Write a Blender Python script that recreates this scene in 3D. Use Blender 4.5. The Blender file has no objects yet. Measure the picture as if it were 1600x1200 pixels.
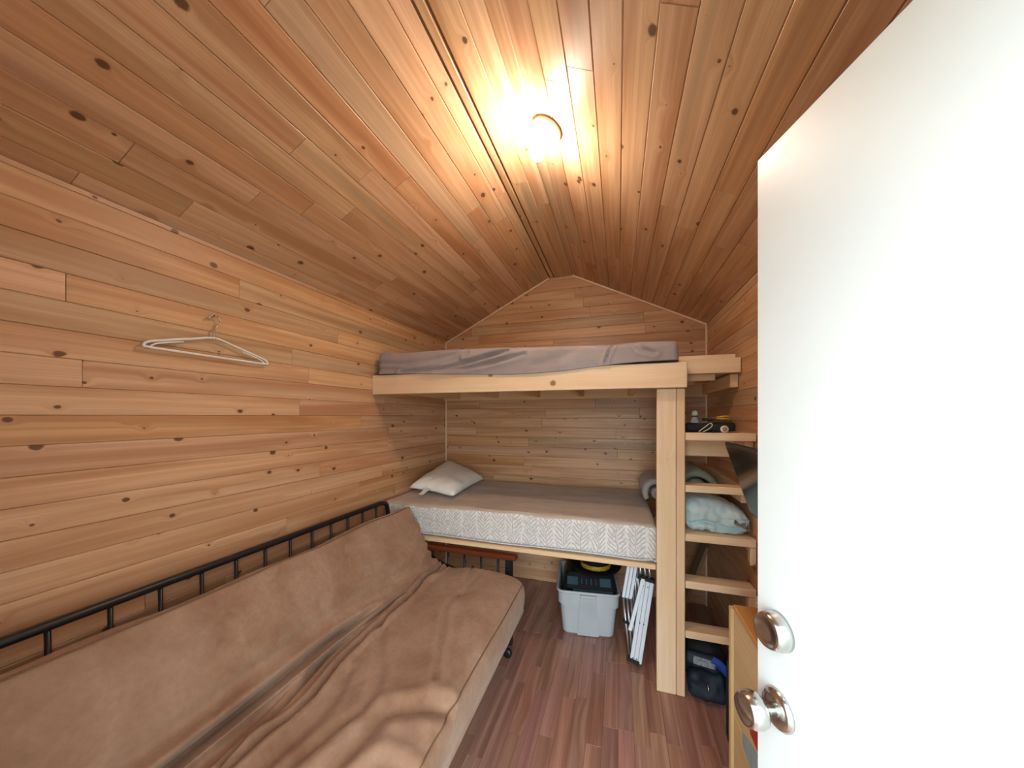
import bpy, bmesh, math, random
import numpy as np
from mathutils import Vector, Matrix, noise as mnoise

random.seed(7)
SC = bpy.context.scene
COL = SC.collection
R = math.radians

# ------------------------------------------------------------------ camera
YAW = 17.546
cam_d = bpy.data.cameras.new('camera')
cam = bpy.data.objects.new('camera', cam_d)
COL.objects.link(cam)
cam.location = (0, 0, 1.40)
cam.rotation_euler = (R(90), 0, R(YAW))
cam_d.sensor_width = 36
cam_d.lens = 525 * 36 / 1600
cam_d.shift_y = 50 / 1600
cam_d.clip_start = 0.01
SC.camera = cam

# ------------------------------------------------------------------ world / exposure
W = bpy.data.worlds.new('sky'); SC.world = W
W.use_nodes = True
bg = W.node_tree.nodes['Background']
bg.inputs[0].default_value = (0.80, 0.94, 1.0, 1)
bg.inputs[1].default_value = 7.2
vs = SC.view_settings
vs.view_transform = 'Standard'
vs.look = 'None'
vs.gamma = 1.0
vs.use_curve_mapping = False
vs.exposure = 0.62
BULB_STRENGTH = 290.0

pl = bpy.data.lights.new('doorway_portal', 'AREA')       # sampling aid only: marks the open doorway for the sky light
pl.shape = 'RECTANGLE'; pl.size = 0.80; pl.size_y = 1.9
pl.cycles.is_portal = True
plo = bpy.data.objects.new('doorway_portal', pl); COL.objects.link(plo)
plo.location = (0.09, -0.10, 0.96)
plo.rotation_euler = (R(90), 0, 0)

# ------------------------------------------------------------------ helpers
def tag(o, label=None, cat=None, group=None, kind=None):
    if label: o['label'] = label
    if cat: o['category'] = cat
    if group: o['group'] = group
    if kind: o['kind'] = kind
    return o

def empty(name, loc=(0, 0, 0), rz=0.0):
    o = bpy.data.objects.new(name, None); COL.objects.link(o)
    o.location = loc; o.rotation_euler = (0, 0, rz)
    o.empty_display_size = 0.05
    return o

def put(name, me, mat, parent=None, M=None, smooth=False):
    o = bpy.data.objects.new(name, me); COL.objects.link(o)
    for m in (mat if isinstance(mat, (list, tuple)) else [mat]):
        if m is not None and m.name not in [x.name for x in me.materials if x]:
            me.materials.append(m)
    if parent is not None: o.parent = parent
    if M is not None: o.matrix_local = M
    if smooth:
        me.polygons.foreach_set('use_smooth', [True] * len(me.polygons))
    return o

def mesh(name, V, F, mat, parent=None, M=None, smooth=False):
    me = bpy.data.meshes.new(name)
    me.from_pydata([tuple(v) for v in V], [], [tuple(f) for f in F])
    me.update()
    return put(name, me, mat, parent, M, smooth)

class MB:
    def __init__(s): s.V = []; s.F = []
    def add(s, V, F, M=None):
        b = len(s.V)
        for v in V:
            v = Vector(v)
            s.V.append(M @ v if M is not None else v)
        s.F += [tuple(i + b for i in f) for f in F]
        return s
    def build(s, name, mat, parent=None, M=None, smooth=False):
        return mesh(name, s.V, s.F, mat, parent, M, smooth)

def frame(o, x, y, z):
    x, y, z = Vector(x).normalized(), Vector(y).normalized(), Vector(z).normalized()
    return Matrix(((x.x, y.x, z.x, o[0]), (x.y, y.y, z.y, o[1]), (x.z, y.z, z.z, o[2]), (0, 0, 0, 1)))

def cbox(dx, dy, dz, c=0.003):
    """box centred on the origin, all edges chamfered"""
    hx, hy, hz = dx / 2, dy / 2, dz / 2
    c = min(c, hx * .45, hy * .45, hz * .45)
    V = []; idx = {}
    for sx in (-1, 1):
        for sy in (-1, 1):
            for sz in (-1, 1):
                for a in range(3):
                    p = [sx * (hx - c), sy * (hy - c), sz * (hz - c)]
                    p[a] = (sx * hx, sy * hy, sz * hz)[a]
                    idx[(sx, sy, sz, a)] = len(V); V.append(p)
    F = []
    def q(ids):
        n = (Vector(V[ids[1]]) - Vector(V[ids[0]])).cross(Vector(V[ids[2]]) - Vector(V[ids[0]]))
        cen = sum((Vector(V[i]) for i in ids), Vector())
        F.append(tuple(ids) if n.dot(cen) > 0 else tuple(reversed(ids)))
    for a in range(3):
        b, d = (a + 1) % 3, (a + 2) % 3
        for s in (-1, 1):
            ids = []
            for (u, v) in ((-1, -1), (1, -1), (1, 1), (-1, 1)):
                k = [0, 0, 0]; k[a] = s; k[b] = u; k[d] = v
                ids.append(idx[(k[0], k[1], k[2], a)])
            q(ids)
    for a in range(3):                       # edges along axis a
        b, d = (a + 1) % 3, (a + 2) % 3
        for u in (-1, 1):
            for v in (-1, 1):
                def g(s, ax):
                    k = [0, 0, 0]; k[a] = s; k[b] = u; k[d] = v
                    return idx[(k[0], k[1], k[2], ax)]
                q([g(-1, b), g(1, b), g(1, d), g(-1, d)])
    for sx in (-1, 1):
        for sy in (-1, 1):
            for sz in (-1, 1):
                q([idx[(sx, sy, sz, a)] for a in range(3)])
    return V, F

def lumber(name, x, y, z, mat, parent=None, c=0.003, color=None, grain=None):
    """axis-aligned timber between extents, grain along the longest side (local X)"""
    d = (x[1] - x[0], y[1] - y[0], z[1] - z[0])
    cen = ((x[0] + x[1]) / 2, (y[0] + y[1]) / 2, (z[0] + z[1]) / 2)
    a = grain if grain is not None else max(range(3), key=lambda i: d[i])
    ax = [Vector((1, 0, 0)), Vector((0, 1, 0)), Vector((0, 0, 1))]
    X, Y, Z = ax[a], ax[(a + 1) % 3], ax[(a + 2) % 3]
    V, F = cbox(d[a], d[(a + 1) % 3], d[(a + 2) % 3], c)
    o = mesh(name, V, F, mat, parent, frame(cen, X, Y, Z))
    if color: o.color = color
    return o

def beam_between(name, p, q, w, t, mat, parent=None, up=(0, 0, 1), c=0.003):
    p, q = Vector(p), Vector(q)
    X = (q - p).normalized(); Y = Vector(up).cross(X).normalized(); Z = X.cross(Y)
    V, F = cbox((q - p).length, w, t, c)
    return mesh(name, V, F, mat, parent, frame((p + q) / 2, X, Y, Z))

def slab(name, x, y, z, mat, parent=None):
    V = [(a, b, c) for c in z for b in y for a in x]
    F = [(0, 2, 3, 1), (4, 5, 7, 6), (0, 1, 5, 4), (2, 6, 7, 3), (0, 4, 6, 2), (1, 3, 7, 5)]
    return mesh(name, V, F, mat, parent)

def tube_geo(pts, r, n=8, closed=False, cap=True):
    P = [Vector(p) for p in pts]
    m = len(P)
    rr = r if hasattr(r, '__len__') else [r] * m
    T = []
    for i in range(m):
        if closed: t = P[(i + 1) % m] - P[i - 1]
        else: t = P[min(i + 1, m - 1)] - P[max(i - 1, 0)]
        T.append(t.normalized())
    u = T[0].orthogonal().normalized()
    V = []; F = []
    for i in range(m):
        u = (u - T[i] * u.dot(T[i])).normalized()
        w = T[i].cross(u)
        for k in range(n):
            a = 2 * math.pi * k / n
            V.append(P[i] + (u * math.cos(a) + w * math.sin(a)) * rr[i])
    for i in range(m if closed else m - 1):
        for k in range(n):
            j = (i + 1) % m
            F.append((i * n + k, i * n + (k + 1) % n, j * n + (k + 1) % n, j * n + k))
    if cap and not closed:
        F.append(tuple(range(n - 1, -1, -1))); F.append(tuple((m - 1) * n + k for k in range(n)))
    return V, F

def tube(name, pts, r, mat, parent=None, n=8, closed=False):
    V, F = tube_geo(pts, r, n, closed)
    return mesh(name, V, F, mat, parent, None, True)

def lathe_geo(prof, n=24):
    V = []; F = []
    for (r, z) in prof:
        for k in range(n):
            a = 2 * math.pi * k / n
            V.append((r * math.cos(a), r * math.sin(a), z))
    for i in range(len(prof) - 1):
        for k in range(n):
            F.append((i * n + k, i * n + (k + 1) % n, (i + 1) * n + (k + 1) % n, (i + 1) * n + k))
    F.append(tuple(range(n - 1, -1, -1)))
    F.append(tuple((len(prof) - 1) * n + k for k in range(n)))
    return V, F

def lathe(name, prof, mat, parent=None, M=None, n=24):
    V, F = lathe_geo(prof, n)
    return mesh(name, V, F, mat, parent, M, True)

def catmull(pts, n, closed=False):
    P = [Vector(p) for p in pts]; m = len(P); out = []
    segs = m if closed else m - 1
    for i in range(segs):
        if closed: p0, p1, p2, p3 = P[i - 1], P[i], P[(i + 1) % m], P[(i + 2) % m]
        else: p0, p1, p2, p3 = P[max(i - 1, 0)], P[i], P[i + 1], P[min(i + 2, m - 1)]
        for k in range(n):
            t = k / n
            out.append(0.5 * ((2 * p1) + (p2 - p0) * t + (2 * p0 - 5 * p1 + 4 * p2 - p3) * t * t + (3 * p1 - p0 - 3 * p2 + p3) * t ** 3))
    if not closed: out.append(P[-1])
    return out

def axis_steps(h, r, n, k=4):
    a = [-h + r * (1 - math.cos(math.pi / 2 * i / k)) for i in range(k)]
    inner = [-(h - r) + 2 * (h - r) * i / n for i in range(n + 1)]
    return a + inner + [-v for v in reversed(a)]

def rbox_geo(dims, r, n, k=4, disp=None):
    """soft rounded box grid; disp(p, normal) -> offset vector"""
    h = [d / 2 for d in dims]
    if not hasattr(n, '__len__'): n = (n, n, n)
    A = [axis_steps(h[i], r, n[i], k) for i in range(3)]
    key = {}; V = []; F = []
    def vid(i, j, l):
        t = (i, j, l)
        if t in key: return key[t]
        p = Vector((A[0][i], A[1][j], A[2][l]))
        q = Vector([max(-(h[a] - r), min(h[a] - r, p[a])) for a in range(3)])
        nn = (p - q)
        # use the angle-true direction
        nn = nn.normalized() if nn.length > 1e-9 else Vector((0, 0, 1))
        p = q + nn * r
        if disp: p = p + disp(p, nn)
        key[t] = len(V); V.append(p)
        return key[t]
    L = [len(a) - 1 for a in A]
    for (a, b, c) in ((0, 1, 2), (1, 2, 0), (2, 0, 1)):
        for side in (0, L[c]):
            for i in range(L[a]):
                for j in range(L[b]):
                    ids = []
                    for (u, v) in ((i, j), (i + 1, j), (i + 1, j + 1), (i, j + 1)):
                        t = [0, 0, 0]; t[a] = u; t[b] = v; t[c] = side
                        ids.append(vid(*t))
                    F.append(tuple(ids) if side else tuple(reversed(ids)))
    return V, F

def seg_dist(p, poly):
    """distance of points p (n,3) to a polyline"""
    best = np.full(len(p), 1e9)
    for a, b in zip(poly[:-1], poly[1:]):
        a = np.array(a, float); b = np.array(b, float); d = b - a
        t = np.clip(((p - a) @ d) / (d @ d), 0, 1)
        best = np.minimum(best, np.linalg.norm(p - (a + t[:, None] * d), axis=1))
    return best

def nz(x, y, z): return mnoise.noise(Vector((x, y, z)))

# ------------------------------------------------------------------ materials
class NT:
    def __init__(s, name):
        s.m = bpy.data.materials.new(name); s.m.use_nodes = True
        s.t = s.m.node_tree; s.t.nodes.clear()
        s.out = s.n('ShaderNodeOutputMaterial')
    def n(s, typ, **k):
        o = s.t.nodes.new(typ)
        for a, b in k.items(): setattr(o, a, b)
        return o
    def l(s, a, b): s.t.links.new(a, b)
    def inp(s, node, name, v):
        i = node.inputs[name]
        if hasattr(v, 'bl_idname') or hasattr(v, 'is_linked'): s.l(v, i)
        else: i.default_value = v
    def math(s, op, a, b=None, c=None, clamp=False):
        o = s.n('ShaderNodeMath', operation=op, use_clamp=clamp)
        for i, v in enumerate((a, b, c)):
            if v is not None: s.inp(o, i, v)
        return o.outputs[0]
    def vmath(s, op, a, b=None):
        o = s.n('ShaderNodeVectorMath', operation=op)
        s.inp(o, 0, a)
        if b is not None: s.inp(o, 1, b)
        return o.outputs[0]
    def xyz(s, x=0., y=0., z=0.):
        o = s.n('ShaderNodeCombineXYZ')
        for i, v in enumerate((x, y, z)): s.inp(o, i, v)
        return o.outputs[0]
    def sep(s, v):
        o = s.n('ShaderNodeSeparateXYZ'); s.l(v, o.inputs[0]); return o.outputs
    def noise(s, vec, scale=1., detail=3., rough=.5, dist=0.):
        o = s.n('ShaderNodeTexNoise')
        s.l(vec, o.inputs['Vector'])
        o.inputs['Scale'].default_value = scale; o.inputs['Detail'].default_value = detail
        o.inputs['Roughness'].default_value = rough; o.inputs['Distortion'].default_value = dist
        return o.outputs['Fac']
    def rng(s, v, a, b, c=0., d=1., smooth=False):
        o = s.n('ShaderNodeMapRange')
        if smooth: o.interpolation_type = 'SMOOTHSTEP'
        for k, q in (('Value', v), ('From Min', a), ('From Max', b), ('To Min', c), ('To Max', d)): s.inp(o, k, q)
        return o.outputs[0]
    def mix(s, f, a, b, mode='MIX'):
        o = s.n('ShaderNodeMix', data_type='RGBA', blend_type=mode)
        s.inp(o, 0, f)
        for i, v in ((6, a), (7, b)):
            if isinstance(v, tuple): o.inputs[i].default_value = v if len(v) == 4 else v + (1,)
            else: s.l(v, o.inputs[i])
        return o.outputs[2]
    def bsdf(s, color, rough=.5, metal=0., spec=.5, bump=None, bdist=.002, bstr=.5, **k):
        p = s.n('ShaderNodeBsdfPrincipled')
        if isinstance(color, tuple): p.inputs['Base Color'].default_value = color + (1,) if len(color) == 3 else color
        else: s.l(color, p.inputs['Base Color'])
        s.inp(p, 'Roughness', rough); p.inputs['Metallic'].default_value = metal
        p.inputs['Specular IOR Level'].default_value = spec
        for a, b in k.items(): s.inp(p, a.replace('_', ' '), b)
        if bump is not None:
            b = s.n('ShaderNodeBump'); b.inputs['Strength'].default_value = bstr; b.inputs['Distance'].default_value = bdist
            s.l(bump, b.inputs['Height']); s.l(b.outputs[0], p.inputs['Normal'])
        s.l(p.outputs[0], s.out.inputs[0])
        return s.m

def obj_coord(t, spread=True):
    tc = t.n('ShaderNodeTexCoord').outputs['Object']
    if not spread: return tc
    oi = t.n('ShaderNodeObjectInfo').outputs['Random']
    off = t.xyz(t.math('MULTIPLY', oi, 37.3), t.math('MULTIPLY', oi, 91.7), t.math('MULTIPLY', oi, 11.9))
    return t.vmath('ADD', tc, off)

def wood(name, light, dark, knot=(0.10, 0.030, 0.008), knot_amt=1.0, kscale=6.0, rough=.42, spec=.4,
         band=14., fine=55., grey=.35, tint=True, greycol=(0.33, 0.27, 0.18), streak=.9):
    t = NT(name)
    p = obj_coord(t)
    x, y, z = t.sep(p)
    yz = t.math('ADD', y, t.math('MULTIPLY', z, 0.8))
    vo = t.n('ShaderNodeTexVoronoi', voronoi_dimensions='2D', feature='F1')
    t.l(t.xyz(t.math('MULTIPLY', x, .75), yz), vo.inputs['Vector']); vo.inputs['Scale'].default_value = kscale
    d = vo.outputs['Distance']
    rnd = t.n('ShaderNodeSeparateColor'); t.l(vo.outputs['Color'], rnd.inputs[0])
    r0 = t.math('MAXIMUM', t.math('SUBTRACT', t.math('MULTIPLY', t.math('POWER', rnd.outputs[0], 1.8), .115 * knot_amt), .012), .0005)
    wob = t.math('ADD', d, t.math('MULTIPLY', t.math('SUBTRACT', t.noise(p, 90., 2.), .5), .03))
    kmask = t.rng(wob, t.math('MULTIPLY', r0, .65), t.math('MULTIPLY', r0, 1.15), 1., 0., True)
    halo = t.rng(d, 0., .30, 1., 0., True)
    halo = t.math('MULTIPLY', halo, t.math('GREATER_THAN', rnd.outputs[0], .3))
    yy = t.math('ADD', yz, t.math('MULTIPLY', t.math('MULTIPLY', halo, halo), .022))
    band_n = t.noise(t.xyz(t.math('MULTIPLY', x, .9), t.math('MULTIPLY', yy, band)), 1., 3., .55, .6)
    fine_n = t.noise(t.xyz(t.math('MULTIPLY', x, 2.2), t.math('MULTIPLY', yy, fine * 3)), 1., 3., .6)
    ring = t.math('SINE', t.math('MULTIPLY', t.math('ADD', t.math('MULTIPLY', yy, fine * 4), t.math('MULTIPLY', band_n, 9.)), 1.))
    c = t.mix(t.rng(band_n, .40, .64, 0., streak), light, dark)
    c = t.mix(t.rng(ring, -1., 1., 0., .24), c, dark)
    c = t.mix(t.rng(fine_n, .38, .72, 0., .42), c, dark)
    if grey > 0:
        g = t.noise(t.xyz(t.math('MULTIPLY', x, .7), t.math('MULTIPLY', yz, 11.), 5.), 1., 2.)
        c = t.mix(t.rng(g, .58, .74, 0., grey), c, greycol)
    if tint:
        oc = t.n('ShaderNodeObjectInfo').outputs['Color']
        c = t.mix(1., c, oc, 'MULTIPLY')
    c = t.mix(t.math('MULTIPLY', t.math('MULTIPLY', halo, halo), .25), c, dark)
    c = t.mix(t.math('MULTIPLY', kmask, .88), c, knot)
    bump = t.math('ADD', t.math('MULTIPLY', fine_n, .5), t.math('MULTIPLY', kmask, -.4))
    return t.bsdf(c, t.rng(fine_n, .2, .8, rough - .06, rough + .1), 0., spec, bump, .0012, .35)

def plain(name, col, rough=.5, metal=0., spec=.5, var=.12, scale=12., bump=0., bscale=120., **k):
    t = NT(name)
    p = obj_coord(t)
    n = t.noise(p, scale, 4., .6)
    dk = tuple(max(0, v * (1 - var * 2)) for v in col)
    c = t.mix(t.rng(n, .3, .7, 0., 1.), dk, col)
    b = t.noise(p, bscale, 2.) if bump > 0 else None
    return t.bsdf(c, rough, metal, spec, b, .002, bump, **k)

M = {}
M['wall'] = wood('knotty_pine_wall', (0.71, 0.44, 0.255), (0.46, 0.222, 0.102), kscale=8.6, grey=.32)
M['gable'] = M['wall']
M['ceil'] = wood('knotty_pine_ceiling', (0.76, 0.49, 0.295), (0.49, 0.245, 0.118), kscale=7.0, rough=.36, spec=.45, grey=.45, knot_amt=.9)
M['timber'] = wood('framing_timber', (0.82, 0.63, 0.43), (0.70, 0.46, 0.27), kscale=3.6, rough=.55, spec=.25, band=9., fine=40., grey=.0, knot=(.26, .11, .045), knot_amt=.55, streak=.7)
M['dresser_top'] = wood('orange_pine', (0.66, 0.33, 0.10), (0.45, 0.18, 0.045), kscale=3., rough=.4, grey=0.)
M['dresser'] = wood('pale_pine', (0.76, 0.56, 0.29), (0.64, 0.43, 0.19), kscale=1.6, rough=.45, grey=0., knot_amt=.4)
M['laminate'] = wood('laminate_strip', (0.46, 0.245, 0.175), (0.225, 0.095, 0.062), kscale=2.0, rough=.30, spec=.5, band=24., fine=55., grey=.25,
                     greycol=(.30, .19, .15), knot_amt=.01, streak=.78)
M['cherry'] = wood('cherry_stain', (0.21, 0.05, 0.016), (0.11, 0.022, 0.008), kscale=2., rough=.3, grey=0., knot_amt=.01)
M['groove'] = plain('joint_backing_wood', (0.40, 0.22, 0.11), .8)  # wood tone of the backing slabs, seen in the joints between boards
M['subfloor'] = plain('subfloor', (0.10, 0.05, 0.03), .8)
M['trim'] = wood('corner_trim', (0.84, 0.62, 0.44), (0.74, 0.50, 0.34), kscale=1.5, rough=.5, grey=0., knot_amt=.01)
M['outside'] = plain('ground_gravel', (0.20, 0.21, 0.15), .9, scale=2.)
M['cladding'] = plain('outer_cladding', (0.25, 0.17, 0.10), .8)
M['white_paint'] = plain('white_door_paint', (0.80, 0.82, 0.82), .35, var=.02, scale=4.)
M['chrome'] = plain('brushed_nickel', (0.62, 0.61, 0.59), .22, 1., var=.03)
M['black_metal'] = plain('black_tube_metal', (0.012, 0.012, 0.014), .35, .0, .5)
M['black_plastic'] = plain('black_plastic', (0.010, 0.011, 0.013), .38)
M['slate_plastic'] = plain('slate_blue_plastic', (0.035, 0.075, 0.10), .45)
M['bin_grey'] = plain('bin_grey_plastic', (0.50, 0.53, 0.55), .42, var=.06, scale=6.)
M['alu'] = plain('white_aluminium', (0.74, 0.78, 0.84), .35, .1, var=.04)
M['alu_tube'] = plain('bare_aluminium', (0.62, 0.64, 0.68), .3, .85, var=.05)
M['porcelain'] = plain('porcelain', (0.86, 0.85, 0.82), .25, var=.02)
M['white_plastic'] = plain('white_plastic', (0.82, 0.81, 0.78), .4, var=.03)
M['hat_felt'] = plain('black_felt', (0.010, 0.010, 0.011), .9, spec=.1)
M['hat_band'] = plain('gold_band', (0.62, 0.36, 0.02), .55, var=.35, scale=60., bump=.5, bscale=160.)
M['navy'] = plain('navy_nylon', (0.008, 0.016, 0.032), .7, var=.3, scale=20., bump=.3)
M['dark_nylon'] = plain('black_nylon', (0.010, 0.013, 0.017), .75, var=.3, scale=20., bump=.3)
M['blue'] = plain('bright_blue_strap', (0.010, 0.06, 0.36), .6)
M['patch'] = plain('pale_patch', (0.30, 0.36, 0.40), .6, var=.45, scale=60.)
M['cork'] = plain('cork_white', (0.72, 0.68, 0.58), .6)
M['feather'] = plain('feather_grey', (0.55, 0.58, 0.66), .7, var=.1, scale=80.)
M['yellow'] = plain('yellow_grip', (0.66, 0.42, 0.05), .5)
M['cord'] = plain('cream_cord', (0.72, 0.66, 0.50), .7)
M['green'] = plain('dark_green_cloth', (0.008, 0.05, 0.03), .8)
M['pinktag'] = plain('pink_print', (0.55, 0.24, 0.16), .6)
M['red'] = plain('red_print', (0.55, 0.035, 0.02), .5)
M['paleblue'] = plain('pale_blue_print', (0.38, 0.52, 0.58), .5, var=.15, scale=40.)
M['outlet'] = plain('outlet_white', (0.8, 0.8, 0.77), .4, var=.02)
M['dark_wood'] = wood('weathered_board', (0.30, 0.20, 0.11), (0.17, 0.10, 0.05), kscale=3., rough=.6, grey=.3)

def suede():
    t = NT('tan_suede')
    p = obj_coord(t, False)
    n1 = t.noise(p, 7., 5., .62, .4)
    n2 = t.noise(p, 60., 4., .6)
    n3 = t.noise(p, 2.2, 2., .5)
    c = t.mix(t.rng(n1, .36, .66), (0.250, 0.128, 0.074), (0.375, 0.230, 0.152))
    c = t.mix(t.rng(n3, .4, .65, 0., .5), c, (0.41, 0.265, 0.185))
    c = t.mix(t.rng(n2, .35, .7, 0., .28), c, (0.21, 0.10, 0.055))
    return t.bsdf(c, .92, 0., .15, n2, .002, .35, Sheen_Weight=.22, Sheen_Roughness=.5, Sheen_Tint=(1., .88, .76, 1.))
M['suede'] = suede()
M['suede_pipe'] = plain('suede_piping', (0.20, 0.105, 0.055), .9, var=.1)

def sheet(name, col, k=.8, fine=260.):
    t = NT(name)
    p = obj_coord(t, False)
    n = t.noise(p, 5., 4., .6); f = t.noise(p, fine, 2.)
    c = t.mix(t.rng(n, .35, .68), tuple(v * k for v in col), col)
    c = t.mix(t.rng(f, .4, .7, 0., .15), c, tuple(v * .7 for v in col))
    return t.bsdf(c, .85, 0., .2, t.math('ADD', f, t.math('MULTIPLY', n, 2.)), .002, .25, Sheen_Weight=.15)
M['grey_sheet'] = sheet('grey_brown_sheet', (0.375, 0.315, 0.312))
M['bed_top'] = sheet('beige_quilt_top', (0.54, 0.445, 0.365))
M['pillow'] = None
M['teal'] = sheet('pale_teal_cotton', (0.55, 0.70, 0.72))
M['grey_quilt'] = sheet('grey_quilt', (0.42, 0.40, 0.38))
M['sage_quilt'] = sheet('sage_quilt', (0.33, 0.37, 0.29))
M['blue_piping'] = plain('blue_white_piping', (0.60, 0.63, 0.66), .7)

def leaf_ticking():
    t = NT('leaf_ticking')
    x, y, z = t.sep(obj_coord(t, False))
    nv = t.noise(t.xyz(x, y, z), 9., 2.); nv2 = t.noise(t.xyz(t.math('ADD', x, 7.), y, z), 11., 2.)
    wx = t.math('ADD', x, t.math('MULTIPLY', nv, .05))
    z2 = t.math('ADD', z, t.math('MULTIPLY', nv2, .03))
    u = t.math('PINGPONG', wx, .048)                 # columns of leaf sprigs, mirrored about the stem
    col = t.math('FLOOR', t.math('DIVIDE', wx, .096))
    zz = t.math('ADD', z2, t.math('MULTIPLY', col, .0131))
    blade = t.math('SINE', t.math('MULTIPLY', t.math('ADD', zz, t.math('MULTIPLY', u, -1.15)), 2 * math.pi / .024))
    blade = t.rng(blade, .0, .5, 0., 1.)
    inside = t.math('MULTIPLY', t.rng(u, .003, .007), t.rng(u, .046, .038))
    stem = t.rng(u, .0025, .0008)
    vein = t.rng(t.math('SINE', t.math('MULTIPLY', t.math('ADD', zz, t.math('MULTIPLY', u, 1.3)), 2 * math.pi / .011)), .0, .8)
    fleck = t.rng(t.noise(t.xyz(x, y, z), 60., 3., .6), .46, .66, 0., .55)
    leaf = t.math('MAXIMUM', t.math('MULTIPLY', t.math('MULTIPLY', blade, inside), t.math('SUBTRACT', 1., t.math('MULTIPLY', vein, .6))), stem)
    leaf = t.math('MULTIPLY', leaf, .8)
    c = t.mix(t.math('MAXIMUM', leaf, fleck), (0.74, 0.72, 0.70), (0.36, 0.325, 0.29))
    return t.bsdf(c, .85, 0., .2, leaf, .003, .5)
M['ticking'] = leaf_ticking()

def pillow_mat():
    t = NT('white_pillow_ticking')
    x, y, z = t.sep(obj_coord(t, False))
    s = t.math('SINE', t.math('MULTIPLY', y, 2 * math.pi / .016))
    st = t.math('MULTIPLY', t.rng(s, .4, .8), t.rng(x, -.02, -.12, 0., 1.))
    c = t.mix(t.math('MULTIPLY', st, .28), (0.86, 0.85, 0.81), (0.54, 0.54, 0.51))
    return t.bsdf(c, .85, 0., .2)
M['pillow'] = pillow_mat()

def emit(name, col, strength):
    t = NT(name)
    e = t.n('ShaderNodeEmission'); e.inputs[0].default_value = col + (1,); e.inputs[1].default_value = strength
    t.l(e.outputs[0], t.out.inputs[0]); return t.m
M['bulb'] = emit('lit_bulb', (1.0, 0.86, 0.70), BULB_STRENGTH)

def screen():
    t = NT('dark_screen')
    return t.bsdf((0.020, 0.019, 0.018), .18, 0., .6)
M['screen'] = screen()

# ------------------------------------------------------------------ room shell
XL, XR, YB, YF = -1.53, 0.624, 2.80, 0.02
ZW, ZR = 2.08, 2.565
XA, XB = -0.555, -0.360                  # flat strip along the ridge
SL = (ZR - ZW) / (XR - XB)
TH = 0.016                               # board thickness

def plank(parent, o, ux, uy, poly, mat, ch=0.0028, ech=0.0006, name='plank'):
    """convex board outline poly (a along the grain, b across) on plane o + a*ux + b*uy; its face points along ux x uy"""
    ux, uy = Vector(ux).normalized(), Vector(uy).normalized(); uz = ux.cross(uy)
    ca = sum(p[0] for p in poly) / len(poly); cb = sum(p[1] for p in poly) / len(poly)
    P = [(a - ca, b - cb) for a, b in poly]; n = len(P)
    ins = []
    for i in range(n):
        p0, p1, p2 = P[i - 1], P[i], P[(i + 1) % n]
        def line(a, b):
            dx, dy = b[0] - a[0], b[1] - a[1]; L = math.hypot(dx, dy) or 1e-9
            nx, ny = -dy / L, dx / L
            k = ch if abs(dx) > abs(dy) else ech
            return nx, ny, nx * a[0] + ny * a[1] + k
        a1, b1, c1 = line(p0, p1); a2, b2, c2 = line(p1, p2)
        det = a1 * b2 - a2 * b1
        ins.append(((c1 * b2 - c2 * b1) / det, (a1 * c2 - a2 * c1) / det) if abs(det) > 1e-6 else p1)
    lift = random.uniform(-.0006, .0006)
    V = [(a, b, -TH) for a, b in P] + [(a, b, -ch + lift) for a, b in P] + [(a, b, lift) for a, b in ins]
    F = [tuple(range(n - 1, -1, -1))]
    for k in (0, n):
        for i in range(n):
            j = (i + 1) % n
            F.append((k + i, k + j, k + n + j, k + n + i))
    F.append(tuple(2 * n + i for i in range(n)))
    cen = Vector(o) + ux * ca + uy * cb
    ob = mesh(name, V, F, mat, parent, frame(cen, ux, uy, uz))
    r = random.random()
    if r < .14: c = (random.uniform(.84, .92), random.uniform(.87, .95), random.uniform(.88, .98))     # weathered board
    elif r < .30: c = (random.uniform(.90, .98), random.uniform(.80, .88), random.uniform(.70, .80))   # orange heartwood
    else:
        v = random.uniform(.95, 1.06); c = (v, v * random.uniform(.97, 1.02), v * random.uniform(.94, 1.04))
    ob.color = (c[0], c[1], c[2], 1)
    return ob

def courses(parent, o, ux, uy, length, rows, mat, seg=(.9, 1.9), gap=.0008, clip=None, ch=.0017):
    for i, (b0, b1) in enumerate(rows):
        cuts = [0.]
        a = random.uniform(.25, seg[1])
        while a < length - .25:
            cuts.append(a); a += random.uniform(*seg)
        cuts.append(length)
        for a0, a1 in zip(cuts[:-1], cuts[1:]):
            poly = [(a0 + gap / 2, b0 + gap / 2), (a1 - gap / 2, b0 + gap / 2), (a1 - gap / 2, b1 - gap / 2), (a0 + gap / 2, b1 - gap / 2)]
            if clip: poly = clip(poly)
            if poly and len(poly) > 2: plank(parent, o, ux, uy, poly, mat, ch)

def rows_of(h, pitch, start=0.):
    out = []; b = start
    while b < h - .004:
        out.append((max(b, 0.), min(b + pitch, h))); b += pitch
    return out

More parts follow.
